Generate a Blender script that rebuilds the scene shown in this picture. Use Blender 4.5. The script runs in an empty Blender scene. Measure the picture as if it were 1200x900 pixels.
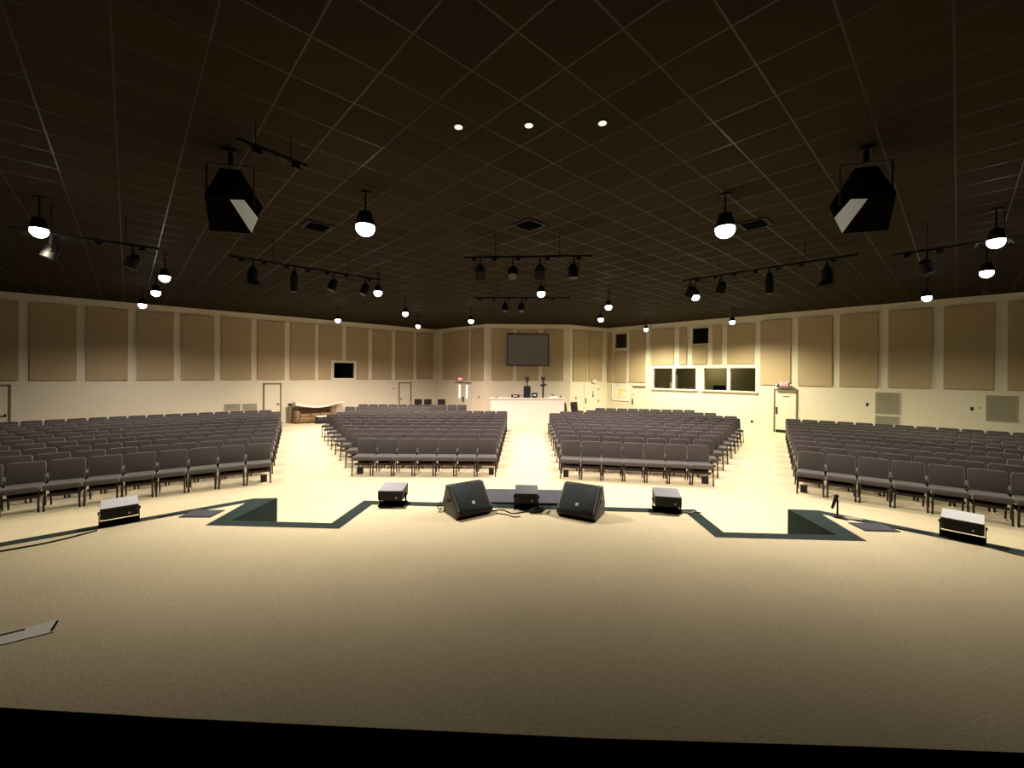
import bpy, bmesh, math, random
from mathutils import Vector, Matrix
random.seed(7)
scene = bpy.context.scene
COL = scene.collection
PI = math.pi
R = math.radians

# ------------------------------------------------------------------ materials
def mat(name, col, rough=.8, metal=0, spec=.3, noise=0, nscale=60, bump=0, bscale=200, emit=None, estr=0, sheen=0):
    m = bpy.data.materials.new(name); m.use_nodes = True
    nt = m.node_tree; b = nt.nodes['Principled BSDF']
    b.inputs['Base Color'].default_value = (*col, 1)
    b.inputs['Roughness'].default_value = rough
    b.inputs['Metallic'].default_value = metal
    b.inputs['Specular IOR Level'].default_value = spec
    if sheen: b.inputs['Sheen Weight'].default_value = sheen
    tc = nt.nodes.new('ShaderNodeTexCoord')
    n = nt.nodes.new('ShaderNodeTexNoise'); n.inputs['Scale'].default_value = nscale; n.inputs['Detail'].default_value = 4
    nt.links.new(tc.outputs['Object'], n.inputs['Vector'])
    mx = nt.nodes.new('ShaderNodeMix'); mx.data_type = 'RGBA'
    k = noise
    mx.inputs['A'].default_value = (*[c*(1-k) for c in col], 1)
    mx.inputs['B'].default_value = (*[min(1, c*(1+k)) for c in col], 1)
    nt.links.new(n.outputs['Fac'], mx.inputs['Factor'])
    nt.links.new(mx.outputs['Result'], b.inputs['Base Color'])
    if bump:
        n2 = nt.nodes.new('ShaderNodeTexNoise'); n2.inputs['Scale'].default_value = bscale; n2.inputs['Detail'].default_value = 3
        nt.links.new(tc.outputs['Object'], n2.inputs['Vector'])
        bp = nt.nodes.new('ShaderNodeBump'); bp.inputs['Strength'].default_value = bump; bp.inputs['Distance'].default_value = .01
        nt.links.new(n2.outputs['Fac'], bp.inputs['Height']); nt.links.new(bp.outputs['Normal'], b.inputs['Normal'])
    if emit:
        b.inputs['Emission Color'].default_value = (*emit, 1); b.inputs['Emission Strength'].default_value = estr
    return m

def carpet_mat(name, col):
    """pile carpet: fine speckle over broad worn patches"""
    m = bpy.data.materials.new(name); m.use_nodes = True
    nt = m.node_tree; b = nt.nodes['Principled BSDF']; L = nt.links
    b.inputs['Roughness'].default_value = .95; b.inputs['Specular IOR Level'].default_value = .1
    tc = nt.nodes.new('ShaderNodeTexCoord')
    def noise(s, d=5, r=.6):
        n = nt.nodes.new('ShaderNodeTexNoise'); n.inputs['Scale'].default_value = s; n.inputs['Detail'].default_value = d
        n.inputs['Roughness'].default_value = r; L.new(tc.outputs['Object'], n.inputs['Vector']); return n
    a, c, w = noise(.9, 3), noise(38, 6, .8), noise(90, 3)
    def mix(f, A, B):
        x = nt.nodes.new('ShaderNodeMix'); x.data_type = 'RGBA'; L.new(f, x.inputs['Factor'])
        for s, v in (('A', A), ('B', B)):
            if isinstance(v, tuple): x.inputs[s].default_value = (*v, 1)
            else: L.new(v, x.inputs[s])
        return x.outputs['Result']
    base = mix(a.outputs['Fac'], tuple(v*.86 for v in col), tuple(v*1.12 for v in col))
    ramp = nt.nodes.new('ShaderNodeValToRGB'); ramp.color_ramp.elements[0].position = .36; ramp.color_ramp.elements[1].position = .64
    ramp.color_ramp.elements[0].color = (.87, .855, .83, 1); ramp.color_ramp.elements[1].color = (1.05, 1.05, 1.05, 1)
    L.new(c.outputs['Fac'], ramp.inputs['Fac'])
    mu = nt.nodes.new('ShaderNodeMix'); mu.data_type = 'RGBA'; mu.blend_type = 'MULTIPLY'; mu.inputs['Factor'].default_value = 1
    L.new(base, mu.inputs['A']); L.new(ramp.outputs['Color'], mu.inputs['B']); L.new(mu.outputs['Result'], b.inputs['Base Color'])
    bp = nt.nodes.new('ShaderNodeBump'); bp.inputs['Strength'].default_value = .5; bp.inputs['Distance'].default_value = .012
    L.new(w.outputs['Fac'], bp.inputs['Height']); L.new(bp.outputs['Normal'], b.inputs['Normal'])
    return m

def ceiling_mat():
    """dark painted lay-in ceiling: 0.61 m tiles turned 45 degrees to the stage, slightly glossy metal grid"""
    m = bpy.data.materials.new('ceiling_tiles'); m.use_nodes = True
    nt = m.node_tree; b = nt.nodes['Principled BSDF']; L = nt.links
    tc = nt.nodes.new('ShaderNodeTexCoord'); sp = nt.nodes.new('ShaderNodeSeparateXYZ'); L.new(tc.outputs['Object'], sp.inputs[0])
    def mth(op, a, c, **k):
        n = nt.nodes.new('ShaderNodeMath'); n.operation = op
        for i, v in enumerate((a, c)):
            if v is None: continue
            if isinstance(v, (int, float)): n.inputs[i].default_value = v
            else: L.new(v, n.inputs[i])
        return n.outputs[0]
    x, y = sp.outputs[0], sp.outputs[1]
    def mask(v, off, wd):
        t = mth('DIVIDE', mth('ADD', mth('MULTIPLY', v, .70711), off), .61)
        return mth('LESS_THAN', mth('FRACT', t, None), wd), mth('FLOOR', t, None)
    u, fu = mask(mth('ADD', x, y), 20.25, .028)
    v, fv = mask(mth('SUBTRACT', x, y), 31.15+.61, .028)
    grid = mth('MAXIMUM', u, v)
    wn = nt.nodes.new('ShaderNodeTexWhiteNoise'); wn.noise_dimensions = '2D'
    cb = nt.nodes.new('ShaderNodeCombineXYZ'); L.new(fu, cb.inputs[0]); L.new(fv, cb.inputs[1]); L.new(cb.outputs[0], wn.inputs['Vector'])
    tile = nt.nodes.new('ShaderNodeMix'); tile.data_type = 'RGBA'; L.new(wn.outputs['Value'], tile.inputs['Factor'])
    tile.inputs['A'].default_value = (.0145, .0100, .0046, 1); tile.inputs['B'].default_value = (.020, .0142, .0068, 1)
    mx = nt.nodes.new('ShaderNodeMix'); mx.data_type = 'RGBA'; L.new(grid, mx.inputs['Factor'])
    L.new(tile.outputs['Result'], mx.inputs['A']); mx.inputs['B'].default_value = (.0110, .0085, .0042, 1)
    L.new(mx.outputs['Result'], b.inputs['Base Color'])
    ro = mth('SUBTRACT', .9, mth('MULTIPLY', grid, .5)); L.new(ro, b.inputs['Roughness'])
    L.new(mth('MULTIPLY', grid, .0), b.inputs['Metallic']); L.new(mth('ADD', .08, mth('MULTIPLY', grid, .05)), b.inputs['Specular IOR Level'])
    bp = nt.nodes.new('ShaderNodeBump'); bp.inputs['Strength'].default_value = .08; bp.inputs['Distance'].default_value = .003
    L.new(mth('SUBTRACT', 1, grid), bp.inputs['Height']); L.new(bp.outputs['Normal'], b.inputs['Normal'])
    return m

def glass_mat():
    m = bpy.data.materials.new('booth_glass'); m.use_nodes = True
    nt = m.node_tree; nt.nodes.clear(); L = nt.links
    o = nt.nodes.new('ShaderNodeOutputMaterial'); mx = nt.nodes.new('ShaderNodeMixShader')
    t = nt.nodes.new('ShaderNodeBsdfTransparent'); t.inputs[0].default_value = (.85, .85, .78, 1)
    g = nt.nodes.new('ShaderNodeBsdfGlossy'); g.inputs['Roughness'].default_value = .03
    f = nt.nodes.new('ShaderNodeFresnel'); f.inputs[0].default_value = 1.5
    L.new(f.outputs[0], mx.inputs[0]); L.new(t.outputs[0], mx.inputs[1]); L.new(g.outputs[0], mx.inputs[2]); L.new(mx.outputs[0], o.inputs[0])
    return m

M = dict(
    carpet=carpet_mat('beige_carpet', (.60, .53, .36)),
    green=mat('dark_green_carpet', (.008, .021, .020), .9, noise=.45, nscale=10, bump=.4, bscale=120),
    grey_carpet=mat('grey_carpet', (.055, .058, .075), .9, noise=.2, nscale=30, bump=.3),
    black_carpet=mat('black_carpet', (.002, .002, .002), 1, spec=0, noise=.2, bump=.2),
    wall=mat('cream_wall_paint', (.69, .63, .49), .7, noise=.03, nscale=3, bump=.05, bscale=150),
    dark_wall=mat('black_stage_wall', (.012, .011, .010), .9, noise=.2),
    panel=mat('tan_panel_fabric', (.42, .325, .195), .95, noise=.07, nscale=35, bump=.25, bscale=400),
    trim=mat('cream_trim_paint', (.76, .72, .60), .5, noise=.02),
    bronze=mat('bronze_door_frame', (.16, .13, .075), .5, noise=.1),
    door=mat('cream_door_paint', (.68, .63, .50), .5, noise=.03, nscale=4),
    steel=mat('brushed_steel', (.45, .42, .36), .35, .9, noise=.08),
    fabric=mat('charcoal_chair_fabric', (.055, .046, .0445), .9, noise=.35, nscale=240, bump=.3, bscale=500, sheen=.3),
    rack=mat('brown_book_rack', (.055, .030, .026), .6, noise=.2),
    fabric_dark=mat('maroon_black_fabric', (.020, .010, .013), .9, noise=.3, nscale=200),
    chair_metal=mat('chair_frame_metal', (.022, .016, .016), .4, .3, noise=.1),
    chrome=mat('chrome', (.75, .74, .72), .2, 1, noise=.02),
    black=mat('black_speaker_paint', (.012, .013, .014), .5, spec=.4, noise=.2, nscale=80, bump=.1),
    grille=mat('speaker_grille', (.022, .032, .037), .55, .3, noise=.35, nscale=400, bump=.4, bscale=600),
    grey_lit_top=mat('grey_lit_speaker_top', (.17, .17, .20), .42, spec=.6, noise=.1, nscale=50),  # lamp light on the black speaker tops, put into the colour
    dark_lit_top=mat('dark_lit_speaker_top', (.05, .055, .07), .45, spec=.5, noise=.1, nscale=50),  # weaker lamp light on the centre speaker top, as colour
    white_lit_top=mat('white_lit_speaker_top', (.42, .43, .48), .42, spec=.6, noise=.05, nscale=50),  # strong sheen on the far speaker tops, painted near white
    wedge_side=mat('worn_black_paint', (.035, .036, .034), .45, spec=.5, noise=.3, nscale=30),
    badge=mat('silver_badge', (.55, .60, .60), .35, .6),
    rubber=mat('black_rubber', (.01, .01, .01), .6, noise=.1),
    lit_side=mat('lamp_lit_side_paint', (.70, .78, .84), .5, .0, noise=.1, nscale=300, bump=.4, bscale=500),  # lamp light on a black cabinet side, painted as a pale colour
    vent=mat('grey_green_vent', (.40, .38, .28), .6, noise=.05),
    plate=mat('dull_floor_plate', (.36, .34, .33), .45, .5, noise=.1),
    pit=mat('dark_recess', (.003, .003, .003), .95, spec=0),
    booth=mat('booth_brown_wall', (.30, .26, .16), .8, noise=.1),
    glass=glass_mat(),
    screen=mat('grey_screen_face', (.20, .19, .20), .45, spec=.3, noise=.03, nscale=5),
    dark_frame=mat('dark_screen_frame', (.03, .028, .035), .5, noise=.1),
    desk=mat('white_desk_paint', (.74, .70, .62), .5, noise=.02, nscale=3),
    navy=mat('navy_black_plastic', (.010, .010, .028), .5, noise=.1),
    paper=mat('white_paper', (.8, .8, .76), .7, noise=.03),
    sofa=mat('brown_leather', (.20, .12, .055), .5, spec=.4, noise=.25, nscale=12, bump=.25, bscale=60),
    mattress=mat('cream_quilt', (.78, .68, .55), .8, noise=.06, nscale=8, bump=.2, bscale=30),
    red=mat('red_exit_face', (.55, .03, .05), .5, emit=(1, .10, .13), estr=1.0),
    exit_white=mat('white_exit_letters', (.9, .85, .8), .5, emit=(1, .9, .85), estr=1.1),
    lite=mat('daylit_door_lite', (.9, .9, .75), .4, emit=(1, 1, .78), estr=1.6),
    yellow=mat('pale_yellow_paper', (.70, .62, .22), .7, noise=.05),
    bulb=mat('lamp_bulb', (1, 1, 1), .4, emit=(1, .97, .88), estr=20),
    bulb_dim=mat('recessed_lamp_lens', (.9, .85, .7), .4, emit=(1, .93, .74), estr=.9),
    can=mat('black_lamp_can', (.004, .0035, .003), .6, 0, .15, noise=.1),
    ceiling=ceiling_mat(),
)

# ------------------------------------------------------------------ mesh helpers
class MB:
    def __init__(s): s.bm = bmesh.new()
    def _x(s, vs, loc, rot, mtx):
        m = Matrix.Translation(loc) @ rot
        if mtx is not None: m = mtx @ m
        bmesh.ops.transform(s.bm, matrix=m, verts=vs)
    def box(s, c, d, rot=Matrix.Identity(4), bevel=0, seg=2, mtx=None):
        vs = bmesh.ops.create_cube(s.bm, size=1)['verts']
        bmesh.ops.scale(s.bm, vec=Vector(d), verts=vs)
        if bevel:
            es = list({e for v in vs for e in v.link_edges})
            r = bmesh.ops.bevel(s.bm, geom=es, offset=bevel, segments=seg, affect='EDGES', profile=.5)
            vs = list({v for f in r['faces'] for v in f.verts} | {v for v in vs if v.is_valid})
        s._x(vs, Vector(c), rot, mtx); return s
    def cyl(s, p0, p1, r0, r1=None, n=12, caps=True, mtx=None):
        p0, p1 = Vector(p0), Vector(p1); d = p1-p0
        vs = bmesh.ops.create_cone(s.bm, cap_ends=caps, segments=n, radius1=r0, radius2=r0 if r1 is None else r1, depth=d.length)['verts']
        rot = Vector((0, 0, 1)).rotation_difference(d.normalized()).to_matrix().to_4x4()
        s._x(vs, (p0+p1)/2, rot, mtx); return s
    def sph(s, c, r, sc=(1, 1, 1), n=14, mtx=None):
        vs = bmesh.ops.create_uvsphere(s.bm, u_segments=n, v_segments=max(6, n//2+2), radius=r)['verts']
        bmesh.ops.scale(s.bm, vec=Vector(sc), verts=vs)
        s._x(vs, Vector(c), Matrix.Identity(4), mtx); return s
    def prism(s, pts, a, b, axis='x', bevel=0, mtx=None):
        """profile pts extruded from a to b; axis x: pts are (y,z); axis z: pts are (x,y)"""
        mk = (lambda p, t: (t, p[0], p[1])) if axis == 'x' else ((lambda p, t: (p[0], p[1], t)) if axis == 'z' else (lambda p, t: (p[0], t, p[1])))
        A = [s.bm.verts.new(mk(p, a)) for p in pts]; B = [s.bm.verts.new(mk(p, b)) for p in pts]
        n = len(pts); fs = [s.bm.faces.new(A), s.bm.faces.new(B[::-1])]
        for i in range(n): fs.append(s.bm.faces.new((A[i], B[i], B[(i+1) % n], A[(i+1) % n])))
        bmesh.ops.recalc_face_normals(s.bm, faces=fs)
        vs = A+B
        if bevel:
            es = list({e for f in fs for e in f.edges})
            r = bmesh.ops.bevel(s.bm, geom=es, offset=bevel, segments=2, affect='EDGES', profile=.5)
            vs = list({v for f in r['faces'] for v in f.verts} | {v for v in vs if v.is_valid})
        if mtx is not None: bmesh.ops.transform(s.bm, matrix=mtx, verts=vs)
        return s
    def tube(s, pts, r, n=8, mtx=None):
        pts = [Vector(p) for p in pts]; rings = []
        up = Vector((0, 0, 1))
        for i, p in enumerate(pts):
            t = (pts[min(i+1, len(pts)-1)]-pts[max(i-1, 0)]).normalized()
            a = t.cross(up)
            if a.length < .05: a = t.cross(Vector((1, 0, 0)))
            a.normalize(); c = t.cross(a).normalized()
            rings.append([s.bm.verts.new(p + r*(math.cos(2*PI*k/n)*a + math.sin(2*PI*k/n)*c)) for k in range(n)])
        for A, B in zip(rings, rings[1:]):
            for k in range(n): s.bm.faces.new((A[k], A[(k+1) % n], B[(k+1) % n], B[k]))
        s.bm.faces.new(rings[0][::-1]); s.bm.faces.new(rings[-1])
        if mtx is not None: bmesh.ops.transform(s.bm, matrix=mtx, verts=[v for q in rings for v in q])
        return s
    def mesh(s, name, m, smooth=False):
        me = bpy.data.meshes.new(name); bmesh.ops.recalc_face_normals(s.bm, faces=s.bm.faces)
        s.bm.to_mesh(me); s.bm.free(); me.materials.append(m)
        if smooth:
            for p in me.polygons: p.use_smooth = True
            try: me.set_sharp_from_angle(angle=R(40))
            except Exception: pass
        return me
    def build(s, name, m, parent=None, smooth=False, loc=None, rz=None):
        o = bpy.data.objects.new(name, s.mesh(name, m, smooth)); COL.objects.link(o)
        if parent: o.parent = parent
        if loc is not None: o.location = loc
        if rz is not None: o.rotation_euler.z = rz
        return o

def tag(o, label=None, cat=None, group=None, kind=None):
    if label: o['label'] = label
    if cat: o['category'] = cat
    if group: o['group'] = group
    if kind: o['kind'] = kind
    return o
def thing(name, label, cat, loc=(0, 0, 0), rz=0, group=None):
    o = bpy.data.objects.new(name, None); COL.objects.link(o); o.empty_display_size = .1
    o.location = loc; o.rotation_euler = (0, 0, rz); return tag(o, label, cat, group)
def copy_tree(o, parent=None):
    c = o.copy(); COL.objects.link(c)
    if parent is not None: c.parent = parent
    for ch in list(o.children): copy_tree(ch, c)
    return c
ORD = 'zeroth first second third fourth fifth sixth seventh eighth ninth tenth eleventh twelfth thirteenth fourteenth fifteenth sixteenth seventeenth eighteenth nineteenth twentieth'.split()

# ------------------------------------------------------------------ room plan
H_CAM = 2.65; ZC = 5.45; ZS = .95
A = Vector((-6.05, 27.05)); B = Vector((-2.37, 23.85)); C = Vector((2.5, 24.15)); D = Vector((4.95, 25.95))
L0 = Vector((-24, 9.1)); R0 = Vector((24, 6.9))

class Wall:
    """a wall from P to Q seen from the room on its right-hand side; local frame x along, y into the room negative, z up"""
    def __init__(s, P, Q):
        s.P, s.Q = P, Q; d = (Q-P); s.len = d.length; s.ang = math.atan2(d.y, d.x)
    def at(s, x, z=0, out=0):
        c, n = math.cos(s.ang), math.sin(s.ang)
        return Vector((s.P.x + c*x + n*out, s.P.y + n*x - c*out, z))
WL, W1, W2, W3, WR = Wall(L0, A), Wall(A, B), Wall(B, C), Wall(C, D), Wall(D, R0)

def build_wall(name, w, holes=(), m='wall', z1=ZC, th=.16):
    xs = sorted({0, w.len} | {h[0] for h in holes} | {h[1] for h in holes})
    zs = sorted({0, z1} | {h[2] for h in holes} | {h[3] for h in holes})
    mb = MB()
    for a, b in zip(xs, xs[1:]):
        run = None; cells = []
        for c, d in zip(zs, zs[1:]):
            mid = ((a+b)/2, (c+d)/2)
            if any(h[0] < mid[0] < h[1] and h[2] < mid[1] < h[3] for h in holes): run = None; continue
            if run: run[1] = d
            else: run = [c, d]; cells.append(run)
        for c, d in cells: mb.box(((a+b)/2, th/2, (c+d)/2), (b-a, th, d-c))
    o = mb.build(name, M[m], loc=(w.P.x, w.P.y, 0), rz=w.ang)
    return tag(o, kind='structure')

WIN_L = (18.86, 20.0, 2.28, 3.14)
PORT1 = (.59, 1.42, 4.17, 5.04); PORT2 = (5.32, 6.15, 4.22, 5.04)
BOOTH = [(3.12, 4.25, 1.83, 2.95), (4.37, 5.52, 1.83, 2.95), (5.93, 7.06, 1.83, 2.95), (7.19, 8.34, 1.83, 2.95)]
build_wall('wall_left', WL, [WIN_L])
build_wall('wall_far_left', W1)
build_wall('wall_far', W2)
build_wall('wall_far_right', W3)
build_wall('wall_right', WR, [PORT1, PORT2]+BOOTH)
for nm, p, q in (('wall_side_left', Vector((-24, -5)), L0), ('wall_side_right', R0, Vector((24, -5))), ('wall_stage', Vector((24, -5)), Vector((-24, -5)))):
    build_wall(nm, Wall(p, q), m='dark_wall')
room = [L0, A, B, C, D, R0, Vector((24, -5)), Vector((-24, -5))]
o = MB().prism([(p.x, p.y) for p in room], -.1, 0, 'z').build('floor', M['carpet']); tag(o, kind='structure')
o = MB().prism([(p.x, p.y) for p in room], ZC, ZC+.1, 'z').build('ceiling', M['ceiling']); tag(o, kind='structure')

# pilaster strip beside the booth
o = MB().box((0, -.05, ZC/2), (.2, .1, ZC)).build('trim_1', M['wall'], loc=WR.at(2.82), rz=WR.ang); tag(o, kind='structure')
# dark rubber base at the foot of the right wall
o = MB().box(((8.96)/2, -.008, .05), (8.9-2.95+.0, .012, .1)).build('baseboard_right', M['trim'], loc=WR.at(1.45), rz=WR.ang); tag(o, kind='structure')
o = MB().box((0, -.008, .05), (15.0, .012, .1)).build('baseboard_left', M['trim'], loc=WL.at(7.9), rz=WL.ang); tag(o, kind='structure')
o = MB().box((0, -.008, .05), (6.2, .012, .1)).build('baseboard_left', M['trim'], loc=WL.at(19.5), rz=WL.ang); tag(o, kind='structure')

# ------------------------------------------------------------------ stage
out = [(-14.0, -5.0), (-14, -4.94), (-3.65, 5.41), (-3.35, 5.45), (-3.36, 4.60), (-2.19, 4.58), (-2.15, 5.41), (2.12, 5.29), (2.13, 4.55), (3.31, 4.53), (3.31, 5.37), (3.67, 5.35), (4.11, 4.96), (5.55, 3.6), (14.0, -4.4), (14.0, -5.0)]
inn = [(-13.72, -4.95), (-3.62, 5.19), (-3.53, 4.42), (-2.02, 4.40), (-1.97, 5.22), (1.95, 5.11), (1.97, 4.38), (3.49, 4.36), (3.60, 5.17), (4.02, 4.78), (5.44, 3.42), (13.75, -4.4)]
o = MB().prism(out, 0, ZS-.006, 'z').build('floor_stage', M['green']); tag(o, kind='structure')
o = MB().prism(inn, ZS-.01, ZS, 'z').build('floor_stage_carpet', M['carpet']); tag(o, kind='structure')
for i, (xa, xb) in enumerate(((-3.34, -2.21), (2.15, 3.29))):     # steps let into the two notches
    for k in range(2):
        o = MB().box(((xa+xb)/2, 4.60+.15+.3*k+.02, (.63-.315*k)/2), (xb-xa, .30, .63-.315*k)).build('floor_stage_step', M['carpet']); tag(o, kind='structure')
# black riser the photograph was taken from
ris = [(-9, 1.95), (-2.4, 1.81), (-1.58, 1.79), (-.8, 1.78), (.31, 1.77), (1.37, 1.78), (2.05, 1.78), (9, 1.85), (9, -4.8), (-9, -4.8)]
o = MB().prism(ris, ZS, ZS+.15, 'z').build('stage_riser', M['black_carpet'])
tag(o, 'low black carpeted riser across the near end of the stage, along the bottom edge', 'riser')

# grey landing in front of the stage centre
t = thing('stage_landing', 'grey carpeted landing box against the middle of the stage front, behind centre speaker', 'platform', (0.0, 5.72, 0))
MB().box((0, 0, (ZS-.03)/2), (1.12, .58, ZS-.03), bevel=.01).build('base', M['dark_frame'], t)
MB().box((0, 0, ZS-.012), (1.16, .62, .035), bevel=.01).build('top', M['grey_carpet'], t)

# ------------------------------------------------------------------ chairs
def chair_parts(fab, met):
    """local: x right, -y the front, origin on the floor under the seat centre"""
    P = {}
    seat = MB()
    seat.box((0, -.02, .435), (.508, .47, .105), bevel=.045, seg=4)
    P['seat'] = seat.mesh('seat', fab, True)
    b = MB(); rt = Matrix.Rotation(R(-9), 4, 'X')
    w_, h_, c_ = .252, .212, .055; prof = []
    for cx, cz, a0 in ((w_-c_, h_-c_, 0), (-w_+c_, h_-c_, 90), (-w_+c_, -h_+c_, 180), (w_-c_, -h_+c_, 270)):
        for q in (0, 30, 60, 90): prof.append((cx+c_*math.cos(R(a0+q)), cz+c_*math.sin(R(a0+q))))
    b.prism(prof, -.042, .036, 'y', bevel=.026, mtx=Matrix.Translation((0, .232, .672)) @ rt)
    P['backrest'] = b.mesh('backrest', fab, True)
    for sx in (-1, 1):
        f = MB().cyl((sx*.235, -.235, 0), (sx*.228, -.21, .41), .016, .017, 8)
        f.cyl((sx*.235, -.235, 0), (sx*.235, -.235, .02), .018, n=8)
        P['front%d' % sx] = f.mesh('leg', met, True)
        g = MB().tube([(sx*.235, .29, 0), (sx*.235, .25, .2), (sx*.235, .20, .42), (sx*.238, .215, .55), (sx*.238, .24, .68)], .015)
        P['rear%d' % sx] = g.mesh('leg', met, True)
    fr = MB()
    fr.box((0, -.21, .395), (.45, .022, .022)); fr.box((0, .19, .395), (.45, .022, .022))
    for sx in (-1, 1): fr.box((sx*.225, 0, .395), (.02, .42, .022))
    P['seat_frame'] = fr.mesh('seat_frame', met)
    rk = MB()
    rk.box((0, .04, .248), (.44, .26, .010)); rk.box((0, -.095, .268), (.44, .014, .055))
    for sx in (-1, 1): rk.tube([(sx*.225, -.1, .245), (sx*.225, .17, .245), (sx*.225, .20, .39)], .006, 6)
    rk.box((0, .175, .275), (.45, .012, .06))
    P['book_rack'] = rk.mesh('book_rack', M['rack'])
    for sx in (-1, 1): P['bracket%d' % sx] = MB().box((sx*.249, .205, .53), (.016, .035, .05), bevel=.006).mesh('ganging_bracket', M['chrome'])
    return P
CP = chair_parts(M['fabric'], M['chair_metal'])
PARTNAMES = [('seat', 'seat'), ('backrest', 'backrest'), ('leg', 'front-1'), ('leg', 'front1'), ('leg', 'rear-1'), ('leg', 'rear1'), ('seat_frame', 'seat_frame'), ('book_rack', 'book_rack'), ('ganging_bracket', 'bracket-1'), ('ganging_bracket', 'bracket1')]
def make_chair(label, group, parts=CP, name='stacking_chair'):
    t = thing(name, label, 'chair', group=group)
    for nm, k in PARTNAMES:
        o = bpy.data.objects.new(nm, parts[k]); COL.objects.link(o); o.parent = t
        if nm == 'ganging_bracket': o['label'] = 'chrome ganging bracket'
    return t
PITCH = .533
rows = []   # block, row number, list of (x, y, rz)
def row_from_left(S, heading, n, turn=0, pitch=PITCH):
    x, y = S; a = heading; res = []
    for j in range(n):
        dx, dy = math.cos(R(a)), math.sin(R(a))
        res.append((x+dx*pitch/2-dy*.24, y+dy*pitch/2+dx*.24, R(a)))
        x += dx*pitch; y += dy*pitch; a += turn
    return res
def row_from_right(S, heading, n, turn=0, pitch=PITCH):
    x, y = S; a = heading; res = []
    for j in range(n):
        dx, dy = math.cos(R(a)), math.sin(R(a))
        res.append((x-dx*pitch/2-dy*.24, y-dy*pitch/2+dx*.24, R(a)))
        x -= dx*pitch; y -= dy*pitch; a += turn
    return res
for i in range(10):
    p = (-4.47-.545*i, 10.36+.86*i); q = (-.76-.012*i, 10.52+.885*i)
    n = 7+i; a = math.degrees(math.atan2(q[1]-p[1], q[0]-p[0])); ln = math.hypot(q[0]-p[0], q[1]-p[1])
    rows.append(('centre-left block', i+1, 'left end', row_from_left(p, a, n, pitch=ln/n)[(0, 1, 2)[i-7] if i > 7 else 0:]))
rows.append(('centre-left block', 11, 'left end', row_from_left((-9.15, 20.05), 3, 8)))
rows.append(('centre-left block', 12, 'left end', row_from_left((-9.1, 21.6), 4, 11)))
for i in range(9):
    p = (.83+.005*i, 10.44+.925*i); q = (4.44+.50*i, 9.93+.805*i)
    ln = math.hypot(q[0]-p[0], q[1]-p[1]); n = int(ln/.5198); a = math.degrees(math.atan2(q[1]-p[1], q[0]-p[0]))
    rows.append(('centre-right block', i+1, 'left end', row_from_left(p, a, n, pitch=ln/n)))
rows.append(('centre-right block', 10, 'left end', row_from_left((1.41, 18.6), -10.5, 14)))
rows.append(('centre-right block', 11, 'left end', row_from_left((2.75, 19.45), -7.5, 11)))
rows.append(('centre-right block', 12, 'left end', row_from_left((3.4, 20.75), -8, 9)))
for i in range(10):
    rows.append(('far right block', i+1, 'left end', row_from_left((6.0+.457*i, 9.46+.79*i), -34+.55*i, 20, -.8-.04*i)))
    rows.append(('far left block', i+1, 'right end', row_from_right((-6.03-.495*i, 9.60+.865*i), 33.5+.2*i, 22, 1.1-.02*i)))
rows.append(('far left block', 11, 'right end', row_from_right((-11.35, 18.1), 36, 17, .9)))
rows.append(('far left block', 12, 'right end', row_from_right((-13.75, 18.75), 43.5, 11, .2)))

YAW, ROLL, FPX = .03676, .00664, 485.
def px(x, y, z):
    X = math.cos(YAW)*x+math.sin(YAW)*y; Y = -math.sin(YAW)*x+math.cos(YAW)*y
    if Y < .3: return None
    u, v = FPX*X/Y, -FPX*(z-H_CAM)/Y
    return 600+math.cos(ROLL)*u-math.sin(ROLL)*v, 436.7+math.sin(ROLL)*u+math.cos(ROLL)*v
seats = []
for blk, rn, end, lst in rows:
    for j, (x, y, a) in enumerate(lst):
        q = px(x, y, .5)
        if q is None or q[0] < -45 or q[0] > 1245: continue
        if (WL.P-Vector((x, y))).dot(Vector((-math.sin(WL.ang), math.cos(WL.ang)))) < .42: continue
        if -(WR.P-Vector((x, y))).dot(Vector((-math.sin(WR.ang), math.cos(WR.ang)))) > -.42: continue
        seats.append((math.hypot(x, y), x, y, a, blk, rn, end, j+1))
seats.sort()
print('SEATS', len(seats))
def seat_label(blk, rn, end, j):
    where = f'at the {end}' if j == 1 else f'{ORD[j]} from the {end}' if j <= 20 else f'twenty-{ORD[j-20]} from the {end}'
    return f'charcoal upholstered chair {where} of the {ORD[rn]} row, {blk}'
proto = None
for d, x, y, a, blk, rn, end, j in seats[:300]:
    lab = seat_label(blk, rn, end, j); grp = 'upholstered chairs in the '+blk
    if proto is None: o = proto = make_chair(lab, grp)
    else: o = copy_tree(proto); o['label'] = lab; o['group'] = grp
    o.location = (x, y, 0); o.rotation_euler = (0, 0, a + R(random.uniform(-.8, .8)))
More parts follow.
